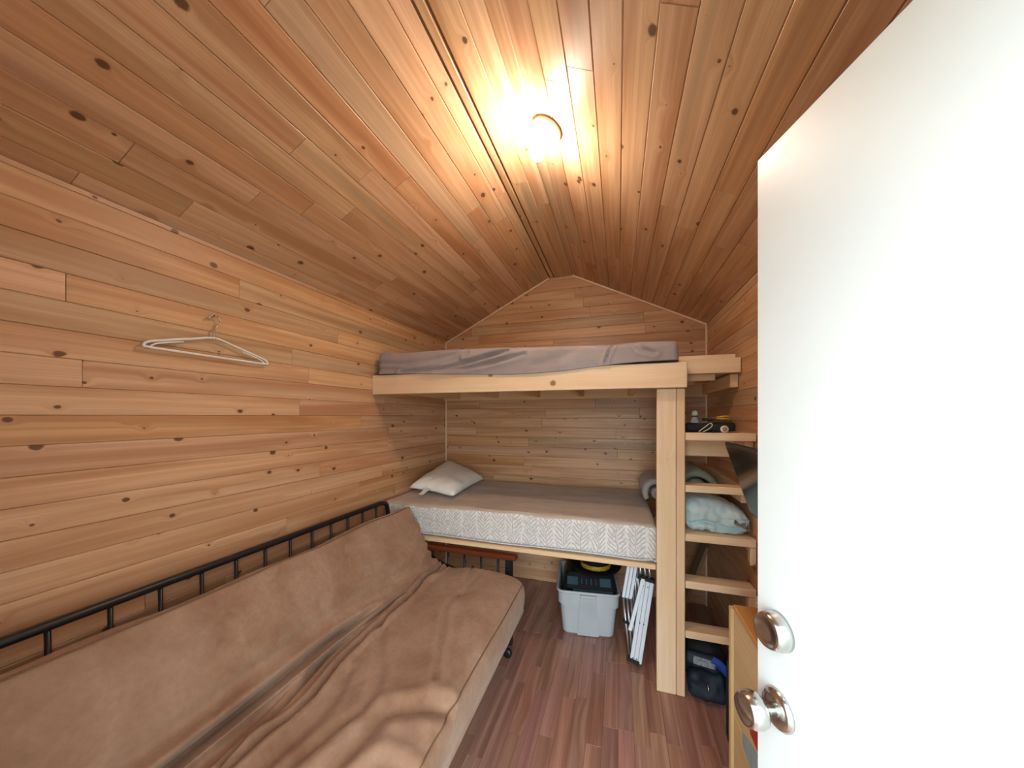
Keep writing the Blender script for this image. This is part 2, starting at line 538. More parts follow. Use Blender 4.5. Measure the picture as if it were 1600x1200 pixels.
# backing slabs (the things the boards belong to)
floor = tag(slab('floor', (XL - .12, XR + .12), (YF - .14, YB + .12), (-.10, -.010), M['subfloor']), 'reddish brown wood laminate floor', kind='structure')
wl = tag(slab('wall_left', (XL - .12, XL - TH + .001), (YF - .12, YB + .12), (-.01, ZW + .02), M['groove']), 'left wall of horizontal knotty pine boards', kind='structure')
wr = tag(slab('wall_right', (XR + TH - .001, XR + .12), (YF - .12, YB + .12), (-.01, ZW + .02), M['groove']), 'right wall of horizontal knotty pine boards', kind='structure')
gab = [(XL - .01, 0), (XR + .01, 0), (XR + .01, ZW + .01), (XB, ZR + .02), (XA, ZR + .02), (XL - .01, ZW + .01)]
V = [(x, YB + TH - .001, z) for x, z in gab] + [(x, YB + .12, z) for x, z in gab]
F = [(0, 1, 2, 3, 4, 5), (11, 10, 9, 8, 7, 6)] + [(i, i + 6, (i + 1) % 6 + 6, (i + 1) % 6) for i in range(6)]
wb = tag(mesh('wall_back', V, F, M['groove']), 'back gable wall of horizontal knotty pine boards', kind='structure')
# front wall with the doorway the camera stands in
DX0, DX1, DZ = -0.33, 0.505, 1.93
fm = MB()
def addbox(mb, x, y, z):
    mb.add([(a, b, c) for c in z for b in y for a in x], [(0, 2, 3, 1), (4, 5, 7, 6), (0, 1, 5, 4), (2, 6, 7, 3), (0, 4, 6, 2), (1, 3, 7, 5)])
addbox(fm, (XL - .01, DX0), (YF - .12, YF), (0, ZW)); addbox(fm, (DX1, XR + .01), (YF - .12, YF), (0, ZW)); addbox(fm, (DX0, DX1), (YF - .12, YF), (DZ, ZW))
top = [(XL - .01, ZW), (XR + .01, ZW), (XB, ZR + .02), (XA, ZR + .02)]
fm.add([(x, YF - .12, z) for x, z in top] + [(x, YF, z) for x, z in top], [(0, 1, 2, 3), (7, 6, 5, 4)] + [(i, i + 4, (i + 1) % 4 + 4, (i + 1) % 4) for i in range(4)])
tag(fm.build('wall_front', M['wall']), 'front wall around the open doorway', kind='structure')
# ceiling backing
e = .0155
cp = [(XL - .12, ZW + e - .12 * SL), (XA, ZR + e), (XB, ZR + e), (XR + .12, ZW + e - .12 * SL)]
cp2 = [(x, z + .10) for x, z in cp]
V = []; ys = (YF - .12, YB + .12)
for y in ys: V += [(x, y, z) for x, z in cp] + [(x, y, z) for x, z in cp2]
F = []
for i in range(3): F += [(i, i + 1, i + 9, i + 8), (i + 4, i + 12, i + 13, i + 5), (i, i + 4, i + 5, i + 1), (i + 8, i + 9, i + 13, i + 12)]
F += [(0, 8, 12, 4), (3, 7, 15, 11)]
ce = tag(mesh('ceiling', V, F, M['groove']), 'vaulted ceiling of long knotty pine boards', kind='structure')

PW = 0.0825
courses(wl, (XL, YF, 0), (0, 1, 0), (0, 0, 1), YB - YF, rows_of(ZW, PW), M['wall'], (.8, 2.0))
courses(wr, (XR, YB, 0), (0, -1, 0), (0, 0, 1), YB - YF, rows_of(ZW, PW, -.03), M['wall'], (.8, 2.0))
def clip_gable(poly):
    def half(P, nx, ny, k):       # keep nx*a+ny*b <= k
        out = []
        for i in range(len(P)):
            p, q = P[i], P[(i + 1) % len(P)]
            dp, dq = nx * p[0] + ny * p[1] - k, nx * q[0] + ny * q[1] - k
            if dp <= 0: out.append(p)
            if (dp < 0 < dq) or (dq < 0 < dp):
                s = dp / (dp - dq); out.append((p[0] + s * (q[0] - p[0]), p[1] + s * (q[1] - p[1])))
        return out
    L = XR - XL
    P = half(poly, 0, 1, ZR)
    if P: P = half(P, SL, 1, ZW + SL * L)
    if P: P = half(P, -SL, 1, ZW)
    if len(P) < 3 or max(p[1] for p in P) - min(p[1] for p in P) < .006 or max(p[0] for p in P) - min(p[0] for p in P) < .03: return None
    Q = [P[0]]
    for p in P[1:]:
        if math.hypot(p[0] - Q[-1][0], p[1] - Q[-1][1]) > .002: Q.append(p)
    return Q
courses(wb, (XL, YB, 0), (1, 0, 0), (0, 0, 1), XR - XL, rows_of(ZR, PW, -.02), M['wall'], (.7, 1.6), clip=clip_gable)
slope = math.hypot(XR - XB, ZR - ZW)
CW = 0.0895
sx, sz = (XR - XB) / slope, (ZR - ZW) / slope
def ceil_rows():
    b = .012; out = [(0., .012)] if False else []
    b = 0.; first = True
    while b < slope - .004:
        w = .055 if first else CW
        first = False
        out.append((b, min(b + w, slope))); b += w
    return out
LEN = YB - YF
courses(ce, (XB, YB, ZR), (0, -1, 0), (-sx, 0, sz), LEN, [(-b1, -b0) for b0, b1 in ceil_rows()], M['ceil'], (.7, 1.5), ch=.0026)
courses(ce, (XA, YB, ZR), (0, -1, 0), (-sx, 0, -sz), LEN, ceil_rows(), M['ceil'], (.7, 1.5), ch=.0026)
courses(ce, (0, YB, ZR), (0, -1, 0), (-1, 0, 0), LEN, [(.360, .429), (.429, .511), (.520, .549)], M['ceil'], (.8, 1.5), ch=.0026)
# floor strips
rowsF = rows_of(XR - XL, .0665)
for i, (b0, b1) in enumerate(rowsF):
    a = -random.uniform(0.05, .42)
    while a < LEN - .01:
        L = random.choice((.31, .42, .42, .50))
        a0, a1 = max(a, 0), min(a + L, LEN)
        if a1 - a0 > .02:
            o = plank(floor, (XL, YF, 0), (0, 1, 0), (-1, 0, 0), [(a0 + .0003, -b1 + .0003), (a1 - .0003, -b1 + .0003), (a1 - .0003, -b0 - .0003), (a0 + .0003, -b0 - .0003)], M['laminate'], .0006, .0005, 'floor_strip')
            v = random.uniform(.86, 1.14)
            o.color = (v, v * random.uniform(.92, 1.06), v * random.uniform(.90, 1.12), 1)
        a += L
# corner trims
def trim(n, pts, label):
    V, F = tube_geo(pts, .0095, 4)
    tag(mesh('trim_%d' % n, V, F, M['trim']), label, kind='structure')
trim(1, [(XL + .005, YB - .005, 0), (XL + .005, YB - .005, ZW)], 'thin pale corner strip where left and back walls meet')
trim(2, [(XR - .004, YB - .004, 0), (XR - .004, YB - .004, ZW)], 'thin corner strip where right and back walls meet')
trim(3, [(XL + .004, YB - .004, ZW - .004), (XA, YB - .004, ZR - .005)], 'thin strip along left gable slope')
trim(4, [(XB, YB - .004, ZR - .005), (XR - .004, YB - .004, ZW - .004)], 'thin strip along right gable slope')

# ground outside the doorway
tag(slab('ground', (-14, 14), (-16, YF - .14), (-.30, -.12), M['outside']), 'gravel ground outside the doorway', kind='structure')

# door frame lining
df = MB()
addbox(df, (DX0 - .001, DX0 + .018), (YF - .125, YF + .004), (0, DZ)); addbox(df, (DX1 - .018, DX1 + .001), (YF - .125, YF + .004), (0, DZ)); addbox(df, (DX0, DX1), (YF - .125, YF + .004), (DZ - .018, DZ + .001))
tag(df.build('trim_5', M['white_paint']), 'white door lining around the open doorway', kind='structure')

# the open door
s, c = math.sin(R(YAW)), math.cos(R(YAW))
HX, HY = .477 * c + .125 * s, .477 * s - .125 * c
door = empty('door_1', (HX, HY + .012, 0), 0)
door.matrix_local = frame((HX, HY, 0), (-s, c, 0), (-c, -s, 0), (0, 0, 1))       # local X runs along the door, local Y out of its outer face
tag(door, 'white door standing open with nickel knob and deadbolt', kind='structure')
def dm(x, y, z): return Matrix.Translation((x, y, z))
V, F = cbox(.76, .042, 1.885, .003)
mesh('door_panel', V, F, M['white_paint'], door, dm(.40, -.021, .955))
toY = Matrix.Rotation(R(-90), 4, 'X')
kx = .78 - .056
lathe('knob_rosette', [(.0335, 0), (.0335, .004), (.029, .010), (.016, .013)], M['chrome'], door, dm(kx, 0, .877) @ toY, 32)
lathe('knob', [(.012, .008), (.0115, .024), (.017, .030), (.0265, .036), (.0295, .044), (.0290, .054), (.0262, .061), (.0240, .0655), (.0225, .0640), (.0205, .0655), (.010, .0675), (.001, .068)], M['chrome'], door, dm(kx, 0, .877) @ toY, 36)
lathe('deadbolt', [(.033, 0), (.033, .010), (.030, .022), (.026, .028), (.025, .0265), (.010, .0275), (.001, .0275)], M['chrome'], door, dm(kx, 0, 1.017) @ toY, 32)
V, F = cbox(.003, .026, .057, .001)
mesh('latch_plate', V, F, M['chrome'], door, dm(.7805, -.021, .877))
mesh('bolt_plate', V, F, M['chrome'], door, dm(.7805, -.021, 1.017))

# ------------------------------------------------------------------ lamp
NRM = Vector((-sz, 0, -sx))
lamp = empty('ceiling_lamp')
lamp.matrix_local = frame((-.262, 1.284, ZR - SL * (-.262 - XB)), (0, 1, 0), Vector((0, 0, 1)).cross((0, 1, 0)) if False else NRM.cross(Vector((0, 1, 0))), NRM)
tag(lamp, 'white porcelain lampholder with a lit bare bulb', 'lamp')
lathe('lamp_base', [(.058, .0), (.058, .004), (.0605, .008), (.059, .014), (.050, .020), (.030, .030), (.024, .048), (.021, .050), (.001, .050)], M['porcelain'], lamp, None, 40)
lathe('bulb_neck', [(.0135, .0495), (.0135, .056), (.0165, .061)], M['white_plastic'], lamp, None, 24)
lathe('bulb', [(.0163, .0605), (.020, .066), (.0275, .080), (.030, .092), (.0285, .104), (.0225, .114), (.013, .1195), (.001, .121)], M['bulb'], lamp, None, 20)

# ------------------------------------------------------------------ built-in bunk
bunk = tag(empty('bunk_bed_frame', (0.25, 1.86, 0)), 'built-in pine bunk frame with front beam, post and ladder treads', 'bunk bed')
bunk_inv = Matrix.Translation((-.25, -1.86, 0))
def bl(name, x, y, z, color=None, mat=None, c=.003, grain=None):
    o = lumber(name, x, y, z, mat or M['timber'], None, c, color, grain)
    o.parent = bunk; o.matrix_parent_inverse = bunk_inv
    return o
pale = (1.05, 1.05, 1.04, 1); warm = (1.0, .93, .86, 1)
bl('beam', (XL + .002, .320), (1.812, 1.850), (1.540, 1.664), pale)
bl('post', (.187, .277), (1.852, 1.890), (0.001, 1.538), pale)
bl('post', (.279, .317), (1.852, 1.941), (0.001, 1.538), warm)
bl('post', (.202, .290), (2.010, 2.048), (0.001, .600), warm)
for i, x in enumerate((-1.40, -1.03, -.66, -.30, .07)):
    bl('joist', (x, x + .038), (1.852, YB - .042), (1.556, 1.640), warm)
bl('ledger', (XL + .002, XR - .002), (YB - .040, YB - .002), (1.540, 1.640), warm)
bl('ledger', (XL + .002, XL + .038), (1.852, YB - .042), (1.556, 1.640), warm)
for i in range(7):
    y0 = 1.853 + i * .134
    bl('deck_board', (XL + .003, .318), (y0, y0 + .130), (1.642, 1.662), warm, c=.0015)
bl('short_beam', (.319, XR - .003), (2.062, 2.100), (1.632, 1.712), pale)
bl('shelf_board', (.323, XR - .016), (2.104, 2.142), (1.664, 1.738), pale)
bl('joist', (.325, .520), (2.144, 2.182), (1.600, 1.640), warm)
bl('joist', (.325, .480), (2.46, 2.498), (1.600, 1.640), warm)
for i in range(4):
    y0 = 2.20 + i * .138
    bl('deck_board', (.323, XR - .003), (y0, y0 + .134), (1.642, 1.662), warm, c=.0015)
bl('ledger', (XR - .040, XR - .002), (2.110, YB - .042), (1.556, 1.630), warm)
# top shelf and the treads
bl('shelf_front', (.319, XR - .003), (1.853, 1.891), (1.279, 1.317), pale)
bl('shelf_board', (.319, XR - .003), (1.893, 2.090), (1.297, 1.316), warm, c=.0015)
bl('shelf_apron', (.335, .600), (2.052, 2.088), (1.182, 1.295), warm)
bl('shelf_ledger', (.586, XR - .002), (1.893, 2.050), (1.206, 1.295), warm)
for z0, z1, yb in ((1.022, 1.056, 1.942), (.777, .814, 1.942), (.543, .579, 1.942), (.296, .332, 1.942)):
    bl('tread', (.319, XR - .003), (1.853, yb), (z0, z1), pale)
bl('tread_block', (.596, XR - .003), (1.856, 1.894), (.690, .775), pale)
bl('tread_block', (.590, XR - .003), (1.856, 1.894), (.455, .541), pale)
bl('wall_rail', (XR - .040, XR - .002), (1.945, YB - .042), (.965, 1.053), warm)
# lower bunk
bl('bed_rail', (XL + .002, .185), (1.874, 1.912), (.606, .633), warm)
bl('bed_ledger', (XL + .002, XR - .042), (YB - .040, YB - .002), (.545, .633), warm)
for i, x in enumerate((-1.45, -1.0, -.55, -.10, .145)):
    bl('bed_slat', (x, x + .09), (1.914, YB - .042), (.612, .633), warm)
for i in range(5):
    y0 = 1.946 + i * .165
    bl('bed_board', (.280, XR - .042), (y0, y0 + .158), (.796, .813), warm, c=.0015)
bl('stringer', (.280, .318), (1.945, YB - .042), (.715, .794), warm)

# loft mattress under its grey sheet
def interp(x, P):
    return float(np.interp(x, [p[0] for p in P], [p[1] for p in P]))
ZT = [(-1.478, 1.812), (-1.43, 1.818), (-1.33, 1.800), (-1.06, 1.803), (-.85, 1.800), (-.65, 1.794), (-.40, 1.784), (-.2, 1.777), (-.03, 1.770), (.1, 1.778), (.27, 1.772)]
ZB = [(-1.478, 1.669), (-1.2, 1.664), (-.976, 1.650), (-.75, 1.640), (-.57, 1.633), (-.40, 1.636), (-.283, 1.642), (-.15, 1.655), (-.06, 1.661), (-.02, 1.667), (.1, 1.672), (.27, 1.675)]
cre1 = [(-1.30, 1.668), (-1.239, 1.671), (-1.059, 1.683), (-.972, 1.691), (-.805, 1.724), (-.70, 1.748), (-.60, 1.772)]
cre2 = [(-.070, 1.655), (-.057, 1.698), (-.028, 1.772)]
cre3 = [(-1.05, 1.668), (-.85, 1.682), (-.70, 1.706), (-.5, 1.745)]
cre4 = [(-1.47, 1.735), (-1.25, 1.722), (-1.05, 1.742), (-.85, 1.778)]
cre5 = [(-1.46, 1.70), (-1.25, 1.69), (-1.05, 1.706), (-.9, 1.735)]
cre6 = [(.08, 1.770), (.11, 1.735), (.17, 1.715)]
cre7 = [(-.20, 1.765), (-.28, 1.72), (-.45, 1.675)]
V = []; F = []
nx = 190; X0, X1 = -1.478, .285
rings = []
for i in range(nx + 1):
    x = X0 + (X1 - X0) * i / nx
    zt, zb = interp(x, ZT), interp(x, ZB)
    end = max(0., 1 - min(x - X0, X1 - x) / .03)
    inset = .03 * (1 - math.sqrt(max(0, 1 - end * end)))
    zt -= inset * .6; yf = 1.8025 + inset * 1.0
    ring = [(2.74, 1.6665), (2.74, zt - .03), (2.71, zt)]
    ring += [(2.5, zt + .004 * nz(x * 4, 1, 0)), (2.2, zt + .006 * nz(x * 4, 3, 0)), (2.0, zt), (1.9, zt)]
    for a in (15, 30, 45, 60, 75, 90):
        ring.append((yf + .03 - .03 * math.sin(R(a)), zt - .03 + .03 * math.cos(R(a))))
    nf = 22
    for k in range(1, nf + 1):
        z = (zt - .03) + (zb - (zt - .03)) * k / nf
        ring.append((yf, z))
    yl = 1.8105 + inset
    ring += [(yl, zb)] if yl < 1.812 or zb > 1.664 else [(1.8105, zb)]
    zin = max(zb + .001, 1.6665)
    ring += [(yl if inset < .001 else yl, zin), (1.86, zin)]
    rings.append((x, ring))
m = len(rings[0][1])
P = np.array([[(x, y, z) for (y, z) in ring] for x, ring in rings])
face = slice(9, 13 + 22)
pts2 = P[:, face, :].reshape(-1, 3); q = pts2.copy(); q[:, 1] = 0
dy = np.zeros(len(q))
for cr, dep, w in ((cre1, .014, .011), (cre2, .012, .006), (cre3, .007, .010), (cre4, .006, .014), (cre5, .007, .013), (cre6, .006, .010), (cre7, .003, .02)):
    d = seg_dist(q, [(a, 0, b) for a, b in cr])
    dep *= 1.5
    dy += dep * np.exp(-(d / w) ** 2) - .55 * dep * np.exp(-((d - 2.2 * w) / (1.3 * w)) ** 2)
zmask = np.clip((pts2[:, 2] - 1.668) / .012, 0, 1)
dy = np.where(dy > 0, dy * zmask, dy)
pts2[:, 1] += dy
P[:, face, :] = pts2.reshape(nx + 1, -1, 3)
V = [tuple(v) for v in P.reshape(-1, 3)]
for i in range(nx):
    for k in range(m):
        a, b = i * m + k, i * m + (k + 1) % m
        F.append((a, b, b + m, a + m))
F.append(tuple(range(m - 1, -1, -1))); F.append(tuple(nx * m + k for k in range(m)))
lm = mesh('loft_mattress', V, [tuple(reversed(f)) for f in F], M['grey_sheet'], None, None, True)
tag(lm, 'loft mattress under a wrinkled grey brown sheet on the upper bunk', 'mattress')

# lower mattress
def bed_disp(p, n):
    d = Vector((0, 0, 0))
    if n.z > .5: d += Vector((0, 0, .006 * nz(p.x * 3, p.y * 9, 2) + .004 * nz(p.x * 9, p.y * 22, 5)))
    if n.y < -.5: d += Vector((0, -.007 * nz(p.x * 4.5, p.z * 8, 9) , 0))
    if n.z > .1 and n.y < -.1: d += Vector((0, 0, .010 * nz(p.x * 5, 1.3, .2)))
    return d
mt = empty('lower_mattress', (-.652, 2.305, .634)); tag(mt, 'patterned mattress with leaf print sides on the lower bunk', 'mattress')
V, F = rbox_geo((1.69, .86, .203), .035, (60, 30, 10), 5, bed_disp)
mo = mesh('mattress_body', V, F, M['ticking'], mt, Matrix.Translation((0, 0, .1025)), True)
mo.data.materials.append(M['bed_top'])
for p_ in mo.data.polygons:
    if p_.normal.z > .55: p_.material_index = 1
tube('piping', catmull([(-.845, -.20, .026), (-.842, -.39, .026), (-.825, -.430, .024)] + [(-.7 + i * .24, -.4385 - .002 * math.sin(i * 2), .020 + .004 * math.sin(i * 1.7)) for i in range(7)] + [(.815, -.431, .024), (.840, -.395, .026), (.844, .3, .026)], 6), .0042, M['blue_piping'], mt)

# pillow
pc = [Vector((-1.44, 2.075, .885)), Vector((-1.035, 1.995, .872)), Vector((-1.065, 2.61, .875)), Vector((-1.475, 2.745, .990))]
cen = sum(pc, Vector()) / 4
ux = ((pc[1] + pc[2]) - (pc[0] + pc[3])).normalized(); uy = ((pc[2] + pc[3]) - (pc[0] + pc[1])).normalized()
uzp = ux.cross(uy).normalized(); uy = uzp.cross(ux)
PM = frame(cen, ux, uy, uzp); PMi = PM.inverted()
lc = [PMi @ p for p in pc]
def pillow_geo(lc, thick, n=26, seed=0, pinch=.09):
    V = []; F = []
    for side in (1, -1):
        for i in range(n + 1):
            for j in range(n + 1):
                u, v = i / n, j / n
                a, b = 2 * u - 1, 2 * v - 1
                # edges pulled in between the corners
                uu = .5 + .5 * a * (1 - pinch * (1 - b * b)); vv = .5 + .5 * b * (1 - pinch * (1 - a * a))
                p = lc[0] * (1 - uu) * (1 - vv) + lc[1] * uu * (1 - vv) + lc[2] * uu * vv + lc[3] * (1 - uu) * vv
                h = thick / 2 * ((1 - a ** 4) * (1 - b ** 4)) ** .55 * (1.15 if side > 0 else .55)
                h *= 1 + .10 * nz(u * 3 + seed, v * 3, side)
                wr = .005 * nz(u * 9 + seed, v * 4, 3.) * (1 - abs(a) ** 3) + .004 * math.sin((u - v) * 22) * max(abs(a), abs(b)) ** 3 * (1 - max(abs(a), abs(b)) ** 12)
                V.append(p + Vector((0, 0, side * h + (wr if side > 0 else 0))))
    N = (n + 1) ** 2
    for i in range(n):
        for j in range(n):
            a = i * (n + 1) + j
            F.append((a, a + n + 1, a + n + 2, a + 1)); F.append((N + a, N + a + 1, N + a + n + 2, N + a + n + 1))
    return V, F
pr_ = empty('pillow'); pr_.matrix_local = PM
tag(pr_, 'white pillow leaning in the corner of the lower bunk', 'pillow')
V, F = pillow_geo(lc, .125)
me_ = mesh('pillow_body', V, F, M['pillow'], pr_, None, True)
bm = bmesh.new(); bm.from_mesh(me_.data); bmesh.ops.remove_doubles(bm, verts=bm.verts, dist=.0006); bm.to_mesh(me_.data); bm.free()
me_.data.polygons.foreach_set('use_smooth', [True] * len(me_.data.polygons))
a0 = lc[0] * .62 + lc[1] * .38
fl = []
for i in range(7):
    t_ = i / 6
    fl.append((a0 + Vector((-.010, .03 - .075 * t_, .012 - .028 * t_ + .004 * math.sin(t_ * 6))), a0 + Vector((.035 - .01 * t_, .03 - .07 * t_, .014 - .026 * t_ + .003 * math.sin(t_ * 5)))))
V = [p for q_ in fl for p in q_]; V += [p + Vector((0, 0, .002)) for p in V]
F = [(2 * i, 2 * i + 1, 2 * i + 3, 2 * i + 2) for i in range(6)] + [(14 + 2 * i + 2, 14 + 2 * i + 3, 14 + 2 * i + 1, 14 + 2 * i) for i in range(6)]
mesh('care_tag', V, F, M['white_plastic'], pr_, None, True)

# bedding on the right end of the lower bunk
def comf_disp(p, n):
    dz = 0.
    tx = (p.x + .146) / .292                  # 0..1 towards the wall
    if n.z > 0 or p.z > 0:
        dz -= .055 * max(0, tx - .40) ** 1.5 * (1 if p.z > 0 else 0) * 2.6
    d = Vector((0, 0, dz))
    d += n * (.010 * nz(p.x * 9, p.y * 9, p.z * 14) + .009 * nz(p.x * 30, p.y * 15, p.z * 26) + .004 * nz(p.x * 60, p.y * 30, p.z * 20))
    if n.y < -.4:
        f1 = p.z + .040 - .10 * p.x * p.x + .012 * math.sin(p.x * 30)
        d += Vector((0, .034 * math.exp(-(f1 / .009) ** 2), 0))
        d += Vector((0, -.008 * math.sin(p.x * 60 + p.z * 30) * max(0, -p.z) * 12 * .5, 0))
        d += Vector((0, .006 * math.sin(p.x * 45 + 2 * nz(p.z * 20, 0, 0)) * max(0, p.z) * 8, 0))
    return d
V, F = rbox_geo((.284, .30, .165), .048, (40, 22, 20), 5, comf_disp)
V = [Vector((v.x, v.y, max(v.z, -.0815))) for v in V]
co = mesh('folded_comforter', V, F, M['teal'], None, Matrix.Translation((.472, 2.030, .8975)), True)
tag(co, 'pale teal comforter folded into a bundle behind the ladder treads', 'comforter')

def roll(name, p, axis, rad, length, mat, label, cat, turns=2.6, seed=0, sq=.9):
    """rolled quilt: thick spiral cross section extruded along an axis, soft bumpy surface"""
    th = rad / (turns + .6)
    prof = []
    n = int(turns * 26)
    outer = []; inner = []
    for i in range(n + 1):
        a = 2 * math.pi * turns * i / n
        r = .006 + (rad - .006) * i / n
        outer.append((r * math.cos(a), r * math.sin(a) * sq)); ri = max(.002, r - th * .62)
        inner.append((ri * math.cos(a), ri * math.sin(a) * sq))
    loop = outer + inner[::-1]
    m_ = len(loop); V = []; F = []
    K = 16
    for k in range(K + 1):
        t_ = k / K
        y = -length / 2 + length * t_
        e_ = max(0, 1 - min(t_, 1 - t_) * length / .02)
        sc = 1 - .10 * e_ * e_
        for (a, b) in loop:
            w = 1 + .09 * nz(a * 14 + seed, b * 14, y * 9)
            V.append((a * sc * w, y, b * sc * w))
    for k in range(K):
        for i in range(m_):
            j = (i + 1) % m_
            F.append((k * m_ + i, k * m_ + j, (k + 1) * m_ + j, (k + 1) * m_ + i))
    for k, rev in ((0, False), (K, True)):
        for i in range(n):
            f = (k * m_ + i, k * m_ + i + 1, k * m_ + 2 * n - i, k * m_ + 2 * n + 1 - i)
            F.append(f if rev else tuple(reversed(f)))
    Y = Vector(axis).normalized(); X = Y.cross((0, 0, 1)).normalized(); Z = X.cross(Y)
    o = mesh(name, V, F, mat, None, frame(p, X, Y, Z), True)
    return tag(o, label, cat)
roll('rolled_quilt', (.452, 2.43, .951), (0, 1, 0), .134, .44, M['sage_quilt'], 'sage green quilt rolled up on the platform behind the treads', 'quilt', 2.4, 3, 1.02)
roll('rolled_blanket', (.226, 2.39, .942), (0, 1, 0), .090, .40, M['grey_quilt'], 'grey blanket roll on the mattress end behind the post', 'blanket', 1.6, 8, 1.05)

# ------------------------------------------------------------------ futon
ff = tag(empty('futon_sofa', (-1.0, 1.0, 0)), 'black metal futon frame with spindle back and cherry wood arms', 'futon')
ffi = Matrix.Translation((1.0, -1.0, 0))
def fpart(o):
    o.parent = ff; o.matrix_parent_inverse = ffi; return o
FY0, FY1 = .13, 1.852
RX, RZ = -1.435, .846
rail = [(RX + .02, FY1 - .006, .40), (RX + .005, FY1 - .004, .70), (RX, FY1 - .012, RZ - .035), (RX, FY1 - .035, RZ - .010), (RX, FY1 - .075, RZ), (RX, FY0 + .075, RZ), (RX, FY0 + .035, RZ - .010), (RX, FY0 + .012, RZ - .035), (RX + .005, FY0 + .004, .70), (RX + .02, FY0 + .006, .40)]
fpart(tube('back_rail', catmull(rail[:5], 6) + catmull(rail[5:], 6), .0135, M['black_metal'], None, 12))
sv, sf = tube_geo([(0, 0, -.18), (0, 0, .18)], .0065, 8)
sme = bpy.data.meshes.new('spindle'); sme.from_pydata([tuple(v) for v in sv], [], sf); sme.update()
y = 1.735
while y > FY0 + .06:
    o = put('spindle', sme, M['black_metal'], None, Matrix.Translation((RX + .006, y, RZ - .185)) @ Matrix.Rotation(R(-2), 4, 'Y'), True)
    fpart(o); y -= .1145
fpart(tube('lower_rail', [(RX + .02, FY0 + .01, .47), (RX + .02, FY1 - .01, .47)], .012, M['black_metal'], None, 10))
fpart(tube('seat_rail', [(-.60, FY0 + .03, .235), (-.60, FY1 - .03, .235)], .016, M['black_metal'], None, 10))
fpart(tube('seat_rail', [(-1.20, FY0 + .03, .235), (-1.20, FY1 - .03, .235)], .016, M['black_metal'], None, 10))
for y in [FY0 + .10 + i * .155 for i in range(11)]:
    fpart(tube('seat_slat', [(-1.20, y, .245), (-.60, y, .245)], .006, M['black_metal'], None, 6))
for ya in (1.878, FY0 - .06):
    arm = fpart(tube('arm', [(-1.18, ya, .245), (-.612, ya, .245)], .012, M['black_metal'], None, 8))
    def ap(o):
        o.parent = arm; return o
    tag(ap(lumber('armrest', (-1.16, -.565), (ya - .028, ya + .022), (.560, .588), M['cherry'], None, .008)), 'cherry wood armrest')
    for x in (-1.12, -1.01, -.90, -.79, -.68):
        ap(tube('arm_spindle', [(x, ya, .245), (x, ya, .562)], .007, M['black_metal'], None, 8))
    ap(lumber('leg', (-.632, -.592), (ya - .018, ya + .018), (.06, .560), M['black_metal'], None, .004))
    ap(lumber('leg', (-1.20, -1.16), (ya - .018, ya + .018), (.001, .560), M['black_metal'], None, .004))
    ap(lathe('caster', [(.001, -.011), (.022, -.011), (.026, -.007), (.026, .007), (.022, .011), (.001, .011)], M['black_plastic'], None, Matrix.Translation((-.612, ya - .03, .027)) @ Matrix.Rotation(R(90), 4, 'X'), 20))

# futon mattress: one L-shaped soft body swept along the sofa
prof = [(-1.250, .832), (-1.228, .803), (-1.175, .715), (-1.110, .605), (-1.062, .530), (-1.035, .500), (-1.005, .494), (-.95, .503), (-.86, .510), (-.74, .509),
        (-.62, .502), (-.545, .488), (-.507, .463), (-.490, .420), (-.490, .365), (-.502, .310), (-.530, .276), (-.60, .266), (-.80, .266), (-1.05, .268), (-1.18, .290),
        (-1.270, .40), (-1.335, .55), (-1.375, .665), (-1.392, .735), (-1.380, .772), (-1.345, .800), (-1.285, .826)]
NS = 9
ring = catmull([(a, 0, b) for a, b in prof], NS, True)
ring = np.array([(p.x, p.z) for p in ring]); m = len(ring)
tn = np.roll(ring, -1, 0) - np.roll(ring, 1, 0); tn /= np.linalg.norm(tn, axis=1)[:, None]
nrm = np.stack([tn[:, 1], -tn[:, 0]], 1)
cx = np.array((-1.0, .40))
area = .5 * np.sum(ring[:, 0] * np.roll(ring[:, 1], -1) - np.roll(ring[:, 0], -1) * ring[:, 1])
if area < 0: nrm = -nrm
MY0, MY1 = .16, 1.842
ny = 210
ysamp = []
for j in range(ny + 1):
    ysamp.append(MY0 + (MY1 - MY0) * j / ny)
for k in (.006, .002): ysamp += [MY1 - k * .5, MY0 + k * .5]
ysamp = sorted(set(ysamp)); nyy = len(ysamp)
G = np.zeros((nyy, m, 3)); NN = np.zeros((nyy, m, 3))
for j, y in enumerate(ysamp):
    t_ = min(y - MY0, MY1 - y)
    off = 0.
    if t_ < .055: off = .055 * (1 - math.sqrt(max(0, 1 - (1 - t_ / .055) ** 2)))
    far = max(0, 1 - (MY1 - y) / 1.2)
    G[j, :, 0] = ring[:, 0] - nrm[:, 0] * off
    G[j, :, 1] = y
    G[j, :, 2] = ring[:, 1] - nrm[:, 1] * off
    NN[j, :, 0] = nrm[:, 0]; NN[j, :, 2] = nrm[:, 1]
fl_ = G.reshape(-1, 3); nf_ = NN.reshape(-1, 3)
